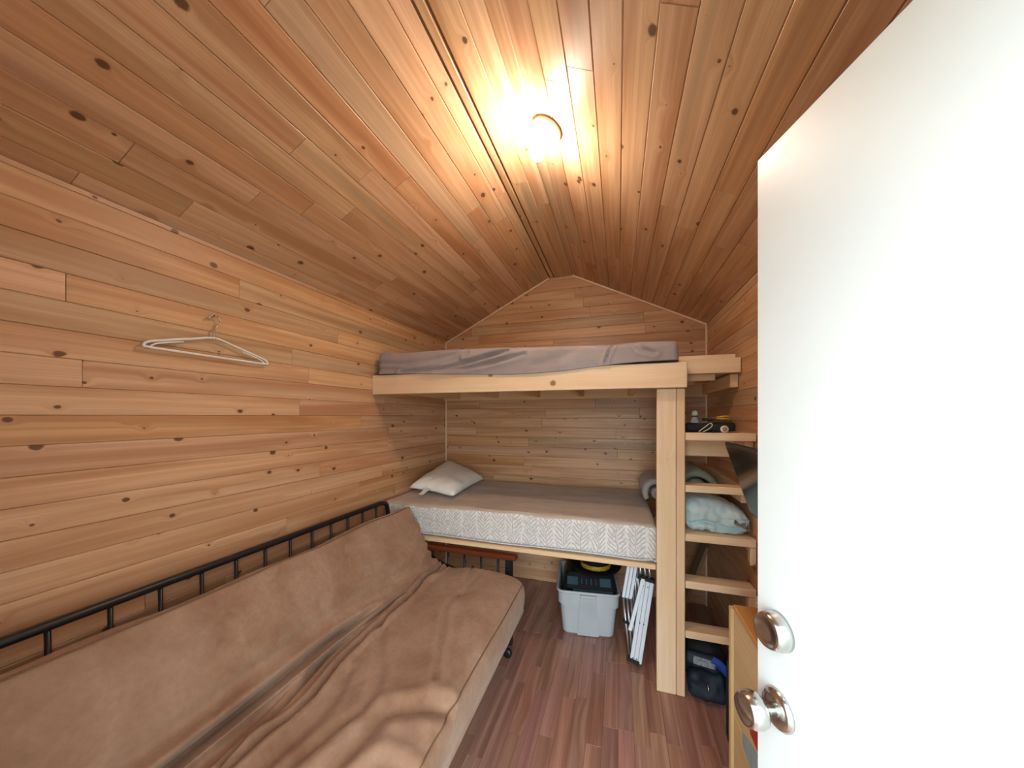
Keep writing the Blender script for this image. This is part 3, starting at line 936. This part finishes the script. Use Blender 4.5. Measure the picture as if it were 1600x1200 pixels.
# gathers at the crease, tufts and sagging folds
folds = [
    ([(-1.062, .16, .53), (-1.062, .74, .53), (-1.07, .98, .53), (-1.05, 1.2, .53), (-1.02, 1.42, .53), (-1.03, 1.84, .53)], .046, .011),
    ([(-.93, .30, .505), (-.934, .658, .505), (-.927, .808, .505), (-.962, 1.0, .505), (-.972, 1.227, .505), (-.985, 1.428, .503), (-1.01, 1.72, .50), (-1.02, 1.84, .50)], .036, .009),
    ([(-.955, .55, .505), (-1.0, .80, .50), (-1.045, 1.06, .50), (-1.03, 1.30, .50), (-1.0, 1.55, .50), (-.985, 1.84, .50)], .022, .008),
    ([(-1.09, .2, .58), (-1.10, .9, .60), (-1.105, 1.15, .605), (-1.085, 1.45, .58), (-1.10, 1.70, .60), (-1.16, 1.84, .70)], .010, .016),
    ([(-1.14, 1.30, .655), (-1.12, 1.50, .62), (-1.15, 1.70, .67), (-1.20, 1.84, .76)], .007, .014),
    ([(-.761, 1.561, .508), (-.775, 1.47, .508), (-.762, 1.384, .508), (-.70, 1.25, .508), (-.67, 1.165, .506), (-.60, 1.018, .50)], .008, .010),
    ([(-.72, 1.42, .508), (-.66, 1.30, .506), (-.60, 1.12, .50)], .003, .014),
    ([(-.761, 1.561, .508), (-.80, 1.70, .508), (-.82, 1.84, .508)], .006, .009),
    ([(-.761, 1.561, .508), (-.74, 1.72, .508), (-.73, 1.84, .508)], .006, .008),
    ([(-.972, 1.218, .503), (-.889, 1.095, .508), (-.783, .961, .509), (-.739, .844, .509), (-.764, .77, .509), (-.80, .62, .509)], .009, .014),
    ([(-.90, .95, .508), (-.85, .80, .508), (-.86, .55, .508)], .008, .016),
    ([(-.52, .95, .48), (-.60, .90, .502), (-.668, .843, .508), (-.677, .748, .508), (-.702, .62, .508)], .016, .022),
    ([(-.50, .74, .45), (-.58, .73, .50), (-.62, .66, .504), (-.64, .55, .505)], .012, .018),
    ([(-.761, 0.55, .508), (-.72, 0.44, .508), (-.68, 0.30, .506)], .010, .012),
]
disp = np.zeros(len(fl_))
for poly, dep, w in folds:
    sm = [tuple(v) for v in catmull(poly, 6)]
    d = seg_dist(fl_, sm)
    dep *= 1.45
    disp -= dep * np.exp(-np.abs(d / w) ** 1.4)
    disp += .40 * dep * np.exp(-((d - 2.3 * w) / (1.2 * w)) ** 2)
for tx, ty, tz in ((-.761, 1.561, .508), (-.761, .45, .508)):
    d = np.linalg.norm(fl_ - np.array((tx, ty, tz)), axis=1)
    k = .55 if ty < 1.2 else 1.
    disp -= k * .030 * np.exp(-(d / .022) ** 2) + k * .014 * np.exp(-(d / .07) ** 2)
# soft fabric swelling and small gathers at the far end of the crease
lowz = np.array([nz(p[0] * 4, p[1] * 3, p[2] * 4) for p in fl_])
midz = np.array([nz(p[0] * 11, p[1] * 7, p[2] * 11 + 5) for p in fl_])
vis = (nf_[:, 2] > -.3).astype(float)
disp += vis * (.013 * lowz + .0045 * midz)
dcr = np.linalg.norm(fl_[:, [0, 2]] - np.array((-1.07, .57)), axis=1)
endm = np.clip(1 - (MY1 - fl_[:, 1]) / .16, 0, 1)
arc = (fl_[:, 0] + 1.2) - (fl_[:, 2] - .7)
disp += endm * np.exp(-(dcr / .13) ** 2) * .010 * np.sin(arc * 85.)
fl_ += nf_ * disp[:, None]
GG = fl_.reshape(nyy, m, 3)
F = []
for j in range(nyy - 1):
    for i in range(m):
        i2 = (i + 1) % m
        F.append((j * m + i, j * m + i2, (j + 1) * m + i2, (j + 1) * m + i))
def cap_strip(base, rev):
    ia, ib, A, B = 0, m, 16 * NS, 16 * NS          # zip the room-side edge of the outline to its frame-side edge
    while ia < A or ib > B:
        fa, fb = ia / A, (m - ib) / (m - B)
        if ia < A and (fa <= fb or ib <= B): f = (base + ia, base + ia + 1, base + ib % m); ia += 1
        else: f = (base + ia, base + (ib - 1) % m, base + ib % m); ib -= 1
        if len(set(f)) == 3: F.append(tuple(reversed(f)) if rev else f)
cap_strip(0, False); cap_strip((nyy - 1) * m, True)
fm_root = tag(empty('futon_mattress', (-1.0, 1.0, .26)), 'tan suede futon mattress folded over the black frame', 'futon mattress')
fmi = Matrix.Translation((1.0, -1.0, -.26))
o = mesh('mattress_body', fl_, [tuple(reversed(f)) for f in F], M['suede'], None, None, True)
o.parent = fm_root; o.matrix_parent_inverse = fmi
bmx = bmesh.new(); bmx.from_mesh(o.data); bmesh.ops.recalc_face_normals(bmx, faces=bmx.faces); bmx.to_mesh(o.data); bmx.free()
for k in (0, 12 * NS):
    pts = [GG[j, k] + NN[j, k] * .0008 for j in range(0, nyy, 2)]
    pts = [Vector(p) for p in pts]
    q = tube('piping', pts, .0028, M['suede_pipe'], None, 6); q.parent = fm_root; q.matrix_parent_inverse = fmi

# ------------------------------------------------------------------ storage bin and what is in it
BA = R(6.8)
bin_ = empty('storage_bin', (-.205, 2.365, 0.001), BA)
tag(bin_, 'light grey plastic storage bin standing open under the lower bunk', 'bin')
def ring_rect(hx, hy, r, z, k=5):
    out = []
    for (sx_, sy_, a0_) in ((1, 1, 0), (-1, 1, 90), (-1, -1, 180), (1, -1, 270)):
        for i in range(k + 1):
            a = R(a0_ + 90 * i / k)
            out.append((sx_ * (hx - r) + r * math.cos(a), sy_ * (hy - r) + r * math.sin(a), z))
    return out
def loft(name, rings, mat, parent, M_=None, capb=True, capt=True, smooth=False):
    n = len(rings[0]); V = [p for r_ in rings for p in r_]; F = []
    for i in range(len(rings) - 1):
        for k in range(n):
            F.append((i * n + k, i * n + (k + 1) % n, (i + 1) * n + (k + 1) % n, (i + 1) * n + k))
    if capb: F.append(tuple(range(n - 1, -1, -1)))
    if capt: F.append(tuple((len(rings) - 1) * n + k for k in range(n)))
    return mesh(name, V, F, mat, parent, M_, smooth)
hx0, hy0, hx1, hy1, H = .160, .185, .186, .215, .298
loft('bin_body', [ring_rect(hx0 - .012, hy0 - .012, .03, 0), ring_rect(hx0, hy0, .04, .012), ring_rect(hx0 + .016, hy0 + .019, .04, .20), ring_rect(hx0 + .027, hy0 + .030, .04, .205),
                  ring_rect(hx1 + .004, hy1 + .004, .04, .283), ring_rect(hx1 - .002, hy1 - .002, .04, .290), ring_rect(hx1 - .004, hy1 - .004, .038, .283), ring_rect(hx0 + .014, hy0 + .017, .036, .20),
                  ring_rect(hx0 - .004, hy0 - .004, .036, .016)], M['bin_grey'], bin_)
rimp = [(x, y, .288) for x, y, z in ring_rect(hx1 + .006, hy1 + .006, .042, 0, 8)]
tube('rim', rimp, .0085, M['bin_grey'], bin_, 8, True)
# raised handle panel on the front
pan = [(-.066, -hy0 - .006, .004), (.066, -hy0 - .006, .004), (.050, -hy1 - .012, .262), (-.050, -hy1 - .012, .262)]
V = [Vector(p) for p in pan] + [Vector(p) + Vector((0, .012, 0)) for p in pan]
mesh('front_panel', V, [(0, 1, 2, 3), (7, 6, 5, 4), (0, 4, 5, 1), (1, 5, 6, 2), (2, 6, 7, 3), (3, 7, 4, 0)], M['bin_grey'], bin_)
V, F = cbox(.098, .022, .020, .004); mesh('grip', V, F, M['bin_grey'], bin_, Matrix.Translation((0, -hy1 - .010, .270)))

tb = empty('tool_case', (-.195, 2.375, .018), BA); tag(tb, 'black plastic case with slate blue latches lying in the grey bin', 'case')
loft('case_body', [ring_rect(.140, .150, .02, 0), ring_rect(.150, .160, .025, .20), ring_rect(.152, .163, .025, .255), ring_rect(.168, .178, .03, .262), ring_rect(.170, .180, .03, .272), ring_rect(.152, .112, .03, .340), ring_rect(.146, .106, .03, .345)], M['black_plastic'], tb)
for x in (-.108, .098):
    V, F = cbox(.070, .010, .050, .004); mesh('latch', V, F, M['slate_plastic'], tb, Matrix.Translation((x, -.149, .309)) @ Matrix.Rotation(R(-45), 4, 'X'))
for i, x in enumerate((-.050, -.020, .010, .040)):
    V, F = cbox(.008, .010, .034, .003); mesh('handle_rib', V, F, M['slate_plastic'], tb, Matrix.Translation((x, -.150, .309)) @ Matrix.Rotation(R(-45), 4, 'X'))
V, F = cbox(.25, .012, .016, .005); mesh('front_lip', V, F, M['slate_plastic'], tb, Matrix.Translation((.02, -.181, .262)))
hat = empty('hat', (-.150, 2.385, .3600)); tag(hat, 'black brimmed hat with a gold band on top of the bin', 'hat')
lathe('crown', [(.098, .010), (.094, .05), (.088, .085), (.075, .105), (.04, .112), (.001, .110)], M['hat_felt'], hat, None, 32)
lathe('band', [(.0985, .012), (.1015, .014), (.0995, .040), (.0965, .041), (.096, .013)], M['hat_band'], hat, None, 32)
bmb = MB(); n = 48
Vb = []
for k in range(n):
    a = 2 * math.pi * k / n
    lift = .030 * (abs(math.cos(a)) ** 3)
    for r_, z in ((.094, .006), (.135, .004 + lift * .35), (.172, .004 + lift)): Vb.append((r_ * math.cos(a), r_ * math.sin(a) * .98, z))
    for r_, z in ((.172, .009 + lift), (.135, .009 + lift * .35), (.094, .012)): Vb.append((r_ * math.cos(a), r_ * math.sin(a) * .98, z))
Fb = []
for k in range(n):
    k2 = (k + 1) % n
    for i in range(6):
        Fb.append((k * 6 + i, k * 6 + (i + 1) % 6, k2 * 6 + (i + 1) % 6, k2 * 6 + i))
mesh('brim', Vb, [tuple(reversed(f)) for f in Fb], M['hat_felt'], hat, None, True)

# ------------------------------------------------------------------ folded aluminium frame leaning beside the post
rk = tag(empty('folding_frame', (.09, 2.03, 0)), 'folded white aluminium frame with black joints leaning beside the post', 'folding frame')
rki = Matrix.Translation((-.09, -2.03, 0))
def rp(o): o.parent = rk; o.matrix_parent_inverse = rki; return o
def slatset(p, q, n, w, t, gap, side, mat, name='slat'):
    p, q, side = Vector(p), Vector(q), Vector(side).normalized()
    for i in range(n):
        off = side * ((i - (n - 1) / 2) * (w + gap))
        rp(beam_between(name, p + off, q + off, w, t, mat, None, side.cross(q - p), .0025))
slatset((.092, 2.005, .018), (.160, 2.035, .470), 3, .0205, .012, .0012, (1, 0, -.12), M['alu'])
rp(beam_between('slat', (.062, 1.992, .20), (.133, 2.02, .487), .020, .010, M['alu'], None, (0, -1, 0), .0025))
rp(beam_between('foot', (.050, 2.013, .024), (.112, 2.012, .008), .040, .020, M['black_plastic'], None, (0, 0, 1), .004)).location.z += .012
rp(beam_between('joint', (.105, 2.030, .492), (.194, 2.036, .474), .030, .022, M['black_plastic'], None, (0, 0, 1), .004))
rp(beam_between('joint', (.022, 2.060, .215), (.075, 2.050, .200), .024, .018, M['black_plastic'], None, (0, 0, 1), .004))
rp(beam_between('joint', (.020, 2.10, .325), (.080, 2.10, .310), .026, .020, M['black_plastic'], None, (0, 0, 1), .004))
for i in range(3):
    rp(tube('rod', [(.062 + .016 * i, 2.022, .030), (.028 + .022 * i, 2.075, .335)], .0065, M['alu_tube'], None, 8))
    rp(tube('rod', [(.052 + .020 * i, 2.10, .30), (.070 + .022 * i, 2.12, .56)], .0065, M['alu_tube'], None, 8))
    rp(tube('rod', [(.125 + .024 * i, 2.045, .48), (.115 + .024 * i, 2.10, .585)], .0065, M['alu_tube'], None, 8))
    rp(tube('rod', [(.095 + .013 * i, 2.075, .24), (.065 + .020 * i, 2.115, .545)], .006, M['alu_tube'], None, 8))
slatset((.048, 2.085, .33), (.085, 2.095, .56), 3, .018, .012, .002, (1, 0, -.12), M['alu'])
for (x, z) in ((.078, .045), (.098, .042), (.135, .445), (.158, .440), (.115, .24), (.136, .236)):
    rp(lathe('screw', [(.0035, 0), (.003, .002), (.0005, .0025)], M['black_plastic'], None, Matrix.Translation((x, 1.998 + (z - .04) * .066, z)) @ Matrix.Rotation(R(90), 4, 'X'), 8))

# ------------------------------------------------------------------ backpack under the treads
bp = tag(empty('backpack', (.435, 1.99, 0)), 'dark navy backpack with bright blue strap slumped under the treads', 'backpack')
bpi = Matrix.Translation((-.435, -1.99, 0))
def bpp(o): o.parent = bp; o.matrix_parent_inverse = bpi; return o
def bag_disp(p, n):
    d = n * (.014 * nz(p.x * 11, p.y * 9, p.z * 12) + .006 * nz(p.x * 28, p.y * 22, p.z * 26))
    if n.z < -.5: d *= 0
    k = max(0, p.z + .02) / .13
    return d + Vector((0, .03 * k, 0))
V, F = rbox_geo((.205, .235, .235), .09, (16, 14, 14), 6, bag_disp)
bpp(mesh('bag_body', V, F, M['dark_nylon'], None, Matrix.Translation((.432, 1.985, .1185)), True))
V, F = rbox_geo((.170, .075, .130), .036, (12, 5, 10), 5, lambda p, n: n * (.016 * nz(p.x * 16, p.y * 16, p.z * 16) + .006 * nz(p.x * 40, p.y * 40, p.z * 40)))
bpp(mesh('front_pocket', V, F, M['navy'], None, Matrix.Translation((.420, 1.872, .074)) @ Matrix.Rotation(R(-14), 4, 'X'), True))
V, F = rbox_geo((.165, .055, .060), .020, (10, 5, 5), 4)
bpp(mesh('top_pocket', V, F, M['navy'], None, Matrix.Translation((.405, 1.885, .185)) @ Matrix.Rotation(R(-30), 4, 'X') @ Matrix.Rotation(R(4), 4, 'Y'), True))
V, F = cbox(.095, .004, .034, .0015)
bpp(mesh('badge', V, F, M['patch'], None, Matrix.Translation((.402, 1.8555, .190)) @ Matrix.Rotation(R(-30), 4, 'X') @ Matrix.Rotation(R(6), 4, 'Y')))
bm_ = MB()
st = catmull([(.435, 1.862, .205), (.475, 1.856, .190), (.505, 1.852, .150), (.515, 1.855, .085), (.510, 1.862, .02)], 6)
V = []; F = []
for i, p in enumerate(st):
    w = .022 - .010 * i / len(st)
    for (a, b) in ((0, -w), (0, w), (-.006, w), (-.006, -w)): V.append((p.x + b * .35, p.y + a, p.z + b * (1.0 if i < 14 else .6)))
for i in range(len(st) - 1):
    for k in range(4): F.append((i * 4 + k, i * 4 + (k + 1) % 4, i * 4 + 4 + (k + 1) % 4, i * 4 + 4 + k))
F += [(3, 2, 1, 0), tuple((len(st) - 1) * 4 + k for k in range(4))]
bpp(mesh('strap', V, F, M['blue'], None, None, True))
bpp(tube('zip_pull', [(.412, 1.832, .098), (.416, 1.826, .080), (.412, 1.828, .066)], .003, M['chrome'], None, 6))

# ------------------------------------------------------------------ dresser
dr = tag(empty('dresser', (.50, 1.15, 0)), 'narrow pine chest of drawers with orange stained top by right wall', 'dresser')
dri = Matrix.Translation((-.50, -1.15, 0))
def dp(o): o.parent = dr; o.matrix_parent_inverse = dri; return o
DF, DY0, DY1, DT = .397, .86, 1.395, .720
dp(lumber('dresser_top', (DF - .002, XR - .004), (DY0 - .005, DY1 + .005), (DT - .018, DT), M['dresser_top'], None, .003))
dp(lumber('side_panel', (DF - .008, XR - .006), (DY1 + .006, DY1 + .030), (.001, DT - .018), M['dresser'], None, .002))
dp(lumber('side_panel', (DF + .004, XR - .006), (DY0, DY0 + .020), (.001, DT - .020), M['dresser'], None, .002))
dp(lumber('back_panel', (XR - .016, XR - .006), (DY0 + .022, DY1 - .02), (.03, DT - .02), M['dresser'], None, .001))
for z0, z1 in ((.030, .326), (.331, .699)):
    w = dp(lumber('drawer', (DF + .001, DF + .020), (DY0 + .022, DY1 + .004), (z0, z1), M['dresser'], None, .002, None, 1))
dp(lumber('plinth', (DF + .012, DF + .022), (DY0 + .022, DY1 - .022), (.001, .028), M['dresser'], None, .001))
tag(lumber('red_sticker', (DF - .0012, DF + .0008), (1.155, 1.236), (.400, .470), M['red'], None, .0004), 'red sticker on the lower drawer of the narrow chest', 'sticker')
V = [(DF - .0014, 1.305, .343), (DF - .0014, 1.300, .300), (DF - .0014, 1.165, .280), (DF - .0014, 1.165, .392)]
V += [(x + .002, y, z) for x, y, z in V]
tag(mesh('blue_sticker', V, [(0, 1, 2, 3), (7, 6, 5, 4), (0, 4, 5, 1), (1, 5, 6, 2), (2, 6, 7, 3), (3, 7, 4, 0)], M['paleblue']), 'pale blue sticker on the lower drawer below the red one', 'sticker')
rt = tag(empty('black_box', (.455, 1.21, DT)), 'small black box lying on the orange dresser top', 'box')
V, F = cbox(.10, .085, .036, .006); mesh('box_body', V, F, M['black_plastic'], rt, Matrix.Translation((.01, 0, .0185)))
V, F = cbox(.102, .087, .006, .002); mesh('box_lid', V, F, M['black_plastic'], rt, Matrix.Translation((.01, 0, .0395)))
cs = tag(empty('folded_case', (.50, 1.66, 0)), 'thin black case standing on edge between dresser and backpack', 'case')
V, F = rbox_geo((.14, .028, .345), .008, (3, 1, 6), 3); mesh('case_shell', V, F, M['black_plastic'], cs, Matrix.Translation((.018, 0, .173)), True)
V, F = cbox(.006, .006, .30, .001); mesh('zip', V, F, M['dark_nylon'], cs, Matrix.Translation((-.053, 0, .175)))
ol = tag(empty('outlet', (XR, 1.845, .515)), 'small white outlet plate on the right wall above the dresser', 'outlet')
V, F = cbox(.006, .070, .115, .002); mesh('plate', V, F, M['outlet'], ol, Matrix.Translation((-.003, -.02, -.02)))
for dz_ in (-.028, .022):
    V, F = cbox(.004, .030, .026, .001); mesh('socket', V, F, M['outlet'], ol, Matrix.Translation((-.0065, -.02, -.02 + dz_)))

# ------------------------------------------------------------------ television on the right wall
tv = tag(empty('television', (.50, 1.43, 1.12)), 'flat black television on a wall arm tilted down above the dresser', 'television')
tilt = math.atan2(.10, .305)
tvM = frame((.492, 1.42, 1.132), (0, -1, 0), (math.sin(tilt) * -1, 0, math.cos(tilt)), Vector((0, -1, 0)).cross(Vector((-math.sin(tilt), 0, math.cos(tilt)))))
# local: X toward the camera end, Y up the tilted screen, Z out of the screen
tv.matrix_local = tvM
V, F = cbox(.53, .320, .016, .004); mesh('bezel', V, F, M['black_plastic'], tv, Matrix.Translation((0, 0, -.008)))
V, F = cbox(.506, .294, .003, .001); mesh('screen', V, F, M['screen'], tv, Matrix.Translation((0, 0, .0005)))
loft('back_cover', [[(x, y, -.044) for x, y, z in ring_rect(.19, .11, .02, 0)], [(x, y, -.034) for x, y, z in ring_rect(.225, .145, .02, 0)], [(x, y, -.0158) for x, y, z in ring_rect(.255, .152, .02, 0)]], M['black_plastic'], tv)
V, F = cbox(.10, .10, .006, .002); mesh('mount_plate', V, F, M['black_metal'], tv, Matrix.Translation((0, 0, -.047)))
ivtv = tvM.inverted()
tube('mount_arm', [ivtv @ Vector((.54, 1.42, 1.118)), ivtv @ Vector((.575, 1.42, 1.105)), ivtv @ Vector((XR - .002, 1.42, 1.105))], .012, M['black_metal'], tv, 10)

# ------------------------------------------------------------------ things on the top shelf
SZ = 1.3175
sh = tag(empty('shuttlecock', (.398, 2.045, SZ + .022)), 'white shuttlecock standing cork up on the top ladder shelf', 'shuttlecock')
lathe('skirt', [(.0300, .0), (.0285, .0), (.0120, .046), (.0135, .046)], M['feather'], sh, None, 16)
lathe('cork', [(.0138, .050), (.0142, .054), (.0140, .062), (.0110, .069), (.005, .0722), (.0005, .073)], M['cork'], sh, None, 16)
lathe('cork_ring', [(.0128, .046), (.0138, .047), (.0138, .0505), (.0128, .051)], M['dark_nylon'], sh, None, 16)
sh.scale = (1.1, 1.1, 1.25)
bx_ = tag(empty('shelf_tray', (.40, 2.03, SZ)), 'dark flat tray under the shuttlecock on the top shelf', 'tray')
V, F = cbox(.15, .11, .020, .004); mesh('tray_body', V, F, M['dark_wood'], bx_, Matrix.Translation((.0, .0, .0105)))
pc_ = tag(empty('pouch', (.45, 1.95, SZ)), 'black soft pouch lying along the top ladder shelf', 'pouch')
V, F = rbox_geo((.225, .072, .042), .017, (18, 6, 4), 4, lambda p, n: n * .006 * nz(p.x * 16, p.y * 16, p.z * 20) + (Vector((0, 0, .008 * max(0, p.x) / .11)) if p.z > 0 else Vector()))
mesh('pouch_body', V, F, M['dark_nylon'], pc_, Matrix.Translation((-.006, -.006, .0245)), True)
tube('pouch_zip', [(-.10, -.028, .042), (0, -.026, .047), (.09, -.024, .055)], .002, M['black_metal'], pc_, 5)
gc = tag(empty('green_cloth', (.445, 1.97, SZ + .052)), 'small dark green cloth lying over the black pouch', 'cloth')
V, F = rbox_geo((.05, .04, .014), .006, (6, 6, 2), 3, lambda p, n: n * .004 * nz(p.x * 50, p.y * 50, 3)); mesh('cloth_fold', V, F, M['green'], gc, Matrix.Translation((0, 0, .012)), True)
pg = tag(empty('pliers', (.51, 1.965, SZ + .066)), 'pliers with two yellow grips lying on the black pouch', 'pliers')
tube('grip', [(-.030, .004, .010), (.0, .0, .014), (.030, .0, .014)], .0045, M['yellow'], pg, 8)
tube('grip', [(-.030, .004, .004), (.0, -.002, .002), (.030, -.002, .001)], .0045, M['yellow'], pg, 8)
tube('jaw', [(-.030, .004, .007), (-.055, .006, .005), (-.080, .008, .004)], [.005, .004, .002], M['chrome'], pg, 8)
tube_pts = catmull([(.385, 1.889, SZ + .004), (.412, 1.893, SZ + .026), (.432, 1.897, SZ + .043), (.442, 1.897, SZ + .045), (.446, 1.896, SZ + .035), (.430, 1.890, SZ + .018), (.402, 1.886, SZ + .003)], 6)
tag(tube('cord_loop', tube_pts, .0026, M['cord'], None, 6), 'cream cord loop hanging in front of the black pouch', 'cord')
tg = tag(empty('round_tag', (.497, 1.888, SZ)), 'small round cream tag at the front of the top shelf', 'tag')
lathe('disc', [(.0175, 0), (.0185, .002), (.0175, .005), (.0005, .0055)], M['cork'], tg, Matrix.Translation((0, 0, .0175)) @ Matrix.Rotation(R(84), 4, 'X'), 20)
lathe('print', [(.0105, .005), (.010, .0062), (.0005, .0064)], M['pinktag'], tg, Matrix.Translation((0, 0, .0175)) @ Matrix.Rotation(R(84), 4, 'X'), 16)

# ------------------------------------------------------------------ hanger on the left wall
hg = tag(empty('clothes_hanger', (XL + .022, .905, 1.64)), 'white plastic clothes hanger hooked on the left wall', 'hanger')
body = catmull([(0, 0, .065), (0, .08, .045), (0, .175, .018), (0, .200, .008), (0, .207, -.001), (0, .198, -.007), (0, .10, -.008), (0, -.10, -.008), (0, -.198, -.007), (0, -.207, -.001), (0, -.200, .008), (0, -.175, .018), (0, -.08, .045)], 5, True)
tube('hanger_body', body, .0042, M['white_plastic'], hg, 8, True)
body2 = catmull([(0, .10, .030), (0, .165, .012), (0, .186, .001), (0, .190, -.007)], 5)
tube('shoulder_rib', body2, .0028, M['white_plastic'], hg, 6)
tube('shoulder_rib', [(p.x, -p.y, p.z) for p in body2], .0028, M['white_plastic'], hg, 6)
hook = catmull([(0, 0, .064), (0, 0, .10), (0, .012, .118), (0, .020, .135), (0, .010, .153), (0, -.010, .153), (0, -.020, .138)], 6)
tube('hook', hook, .0026, M['chrome'], hg, 8)
nl = tag(empty('nail', (XL, .905, 1.788)), 'small nail in the left wall holding the white hanger', 'nail')
tube('shank', [(-.004, 0, 0), (.030, 0, .004)], .0018, M['chrome'], nl, 6)
lathe('head', [(.0045, 0), (.0045, .0012), (.0005, .0015)], M['chrome'], nl, Matrix.Translation((.030, 0, .004)) @ Matrix.Rotation(R(82), 4, 'Y'), 10)

# board kept behind the ladder
tag(beam_between('leaning_board', (.40, 2.60, .016), (.535, 2.42, .60), .018, .13, M['dark_wood'], None, (0, 1, 0), .002), 'dark board leaning towards the right wall behind the treads', 'board')
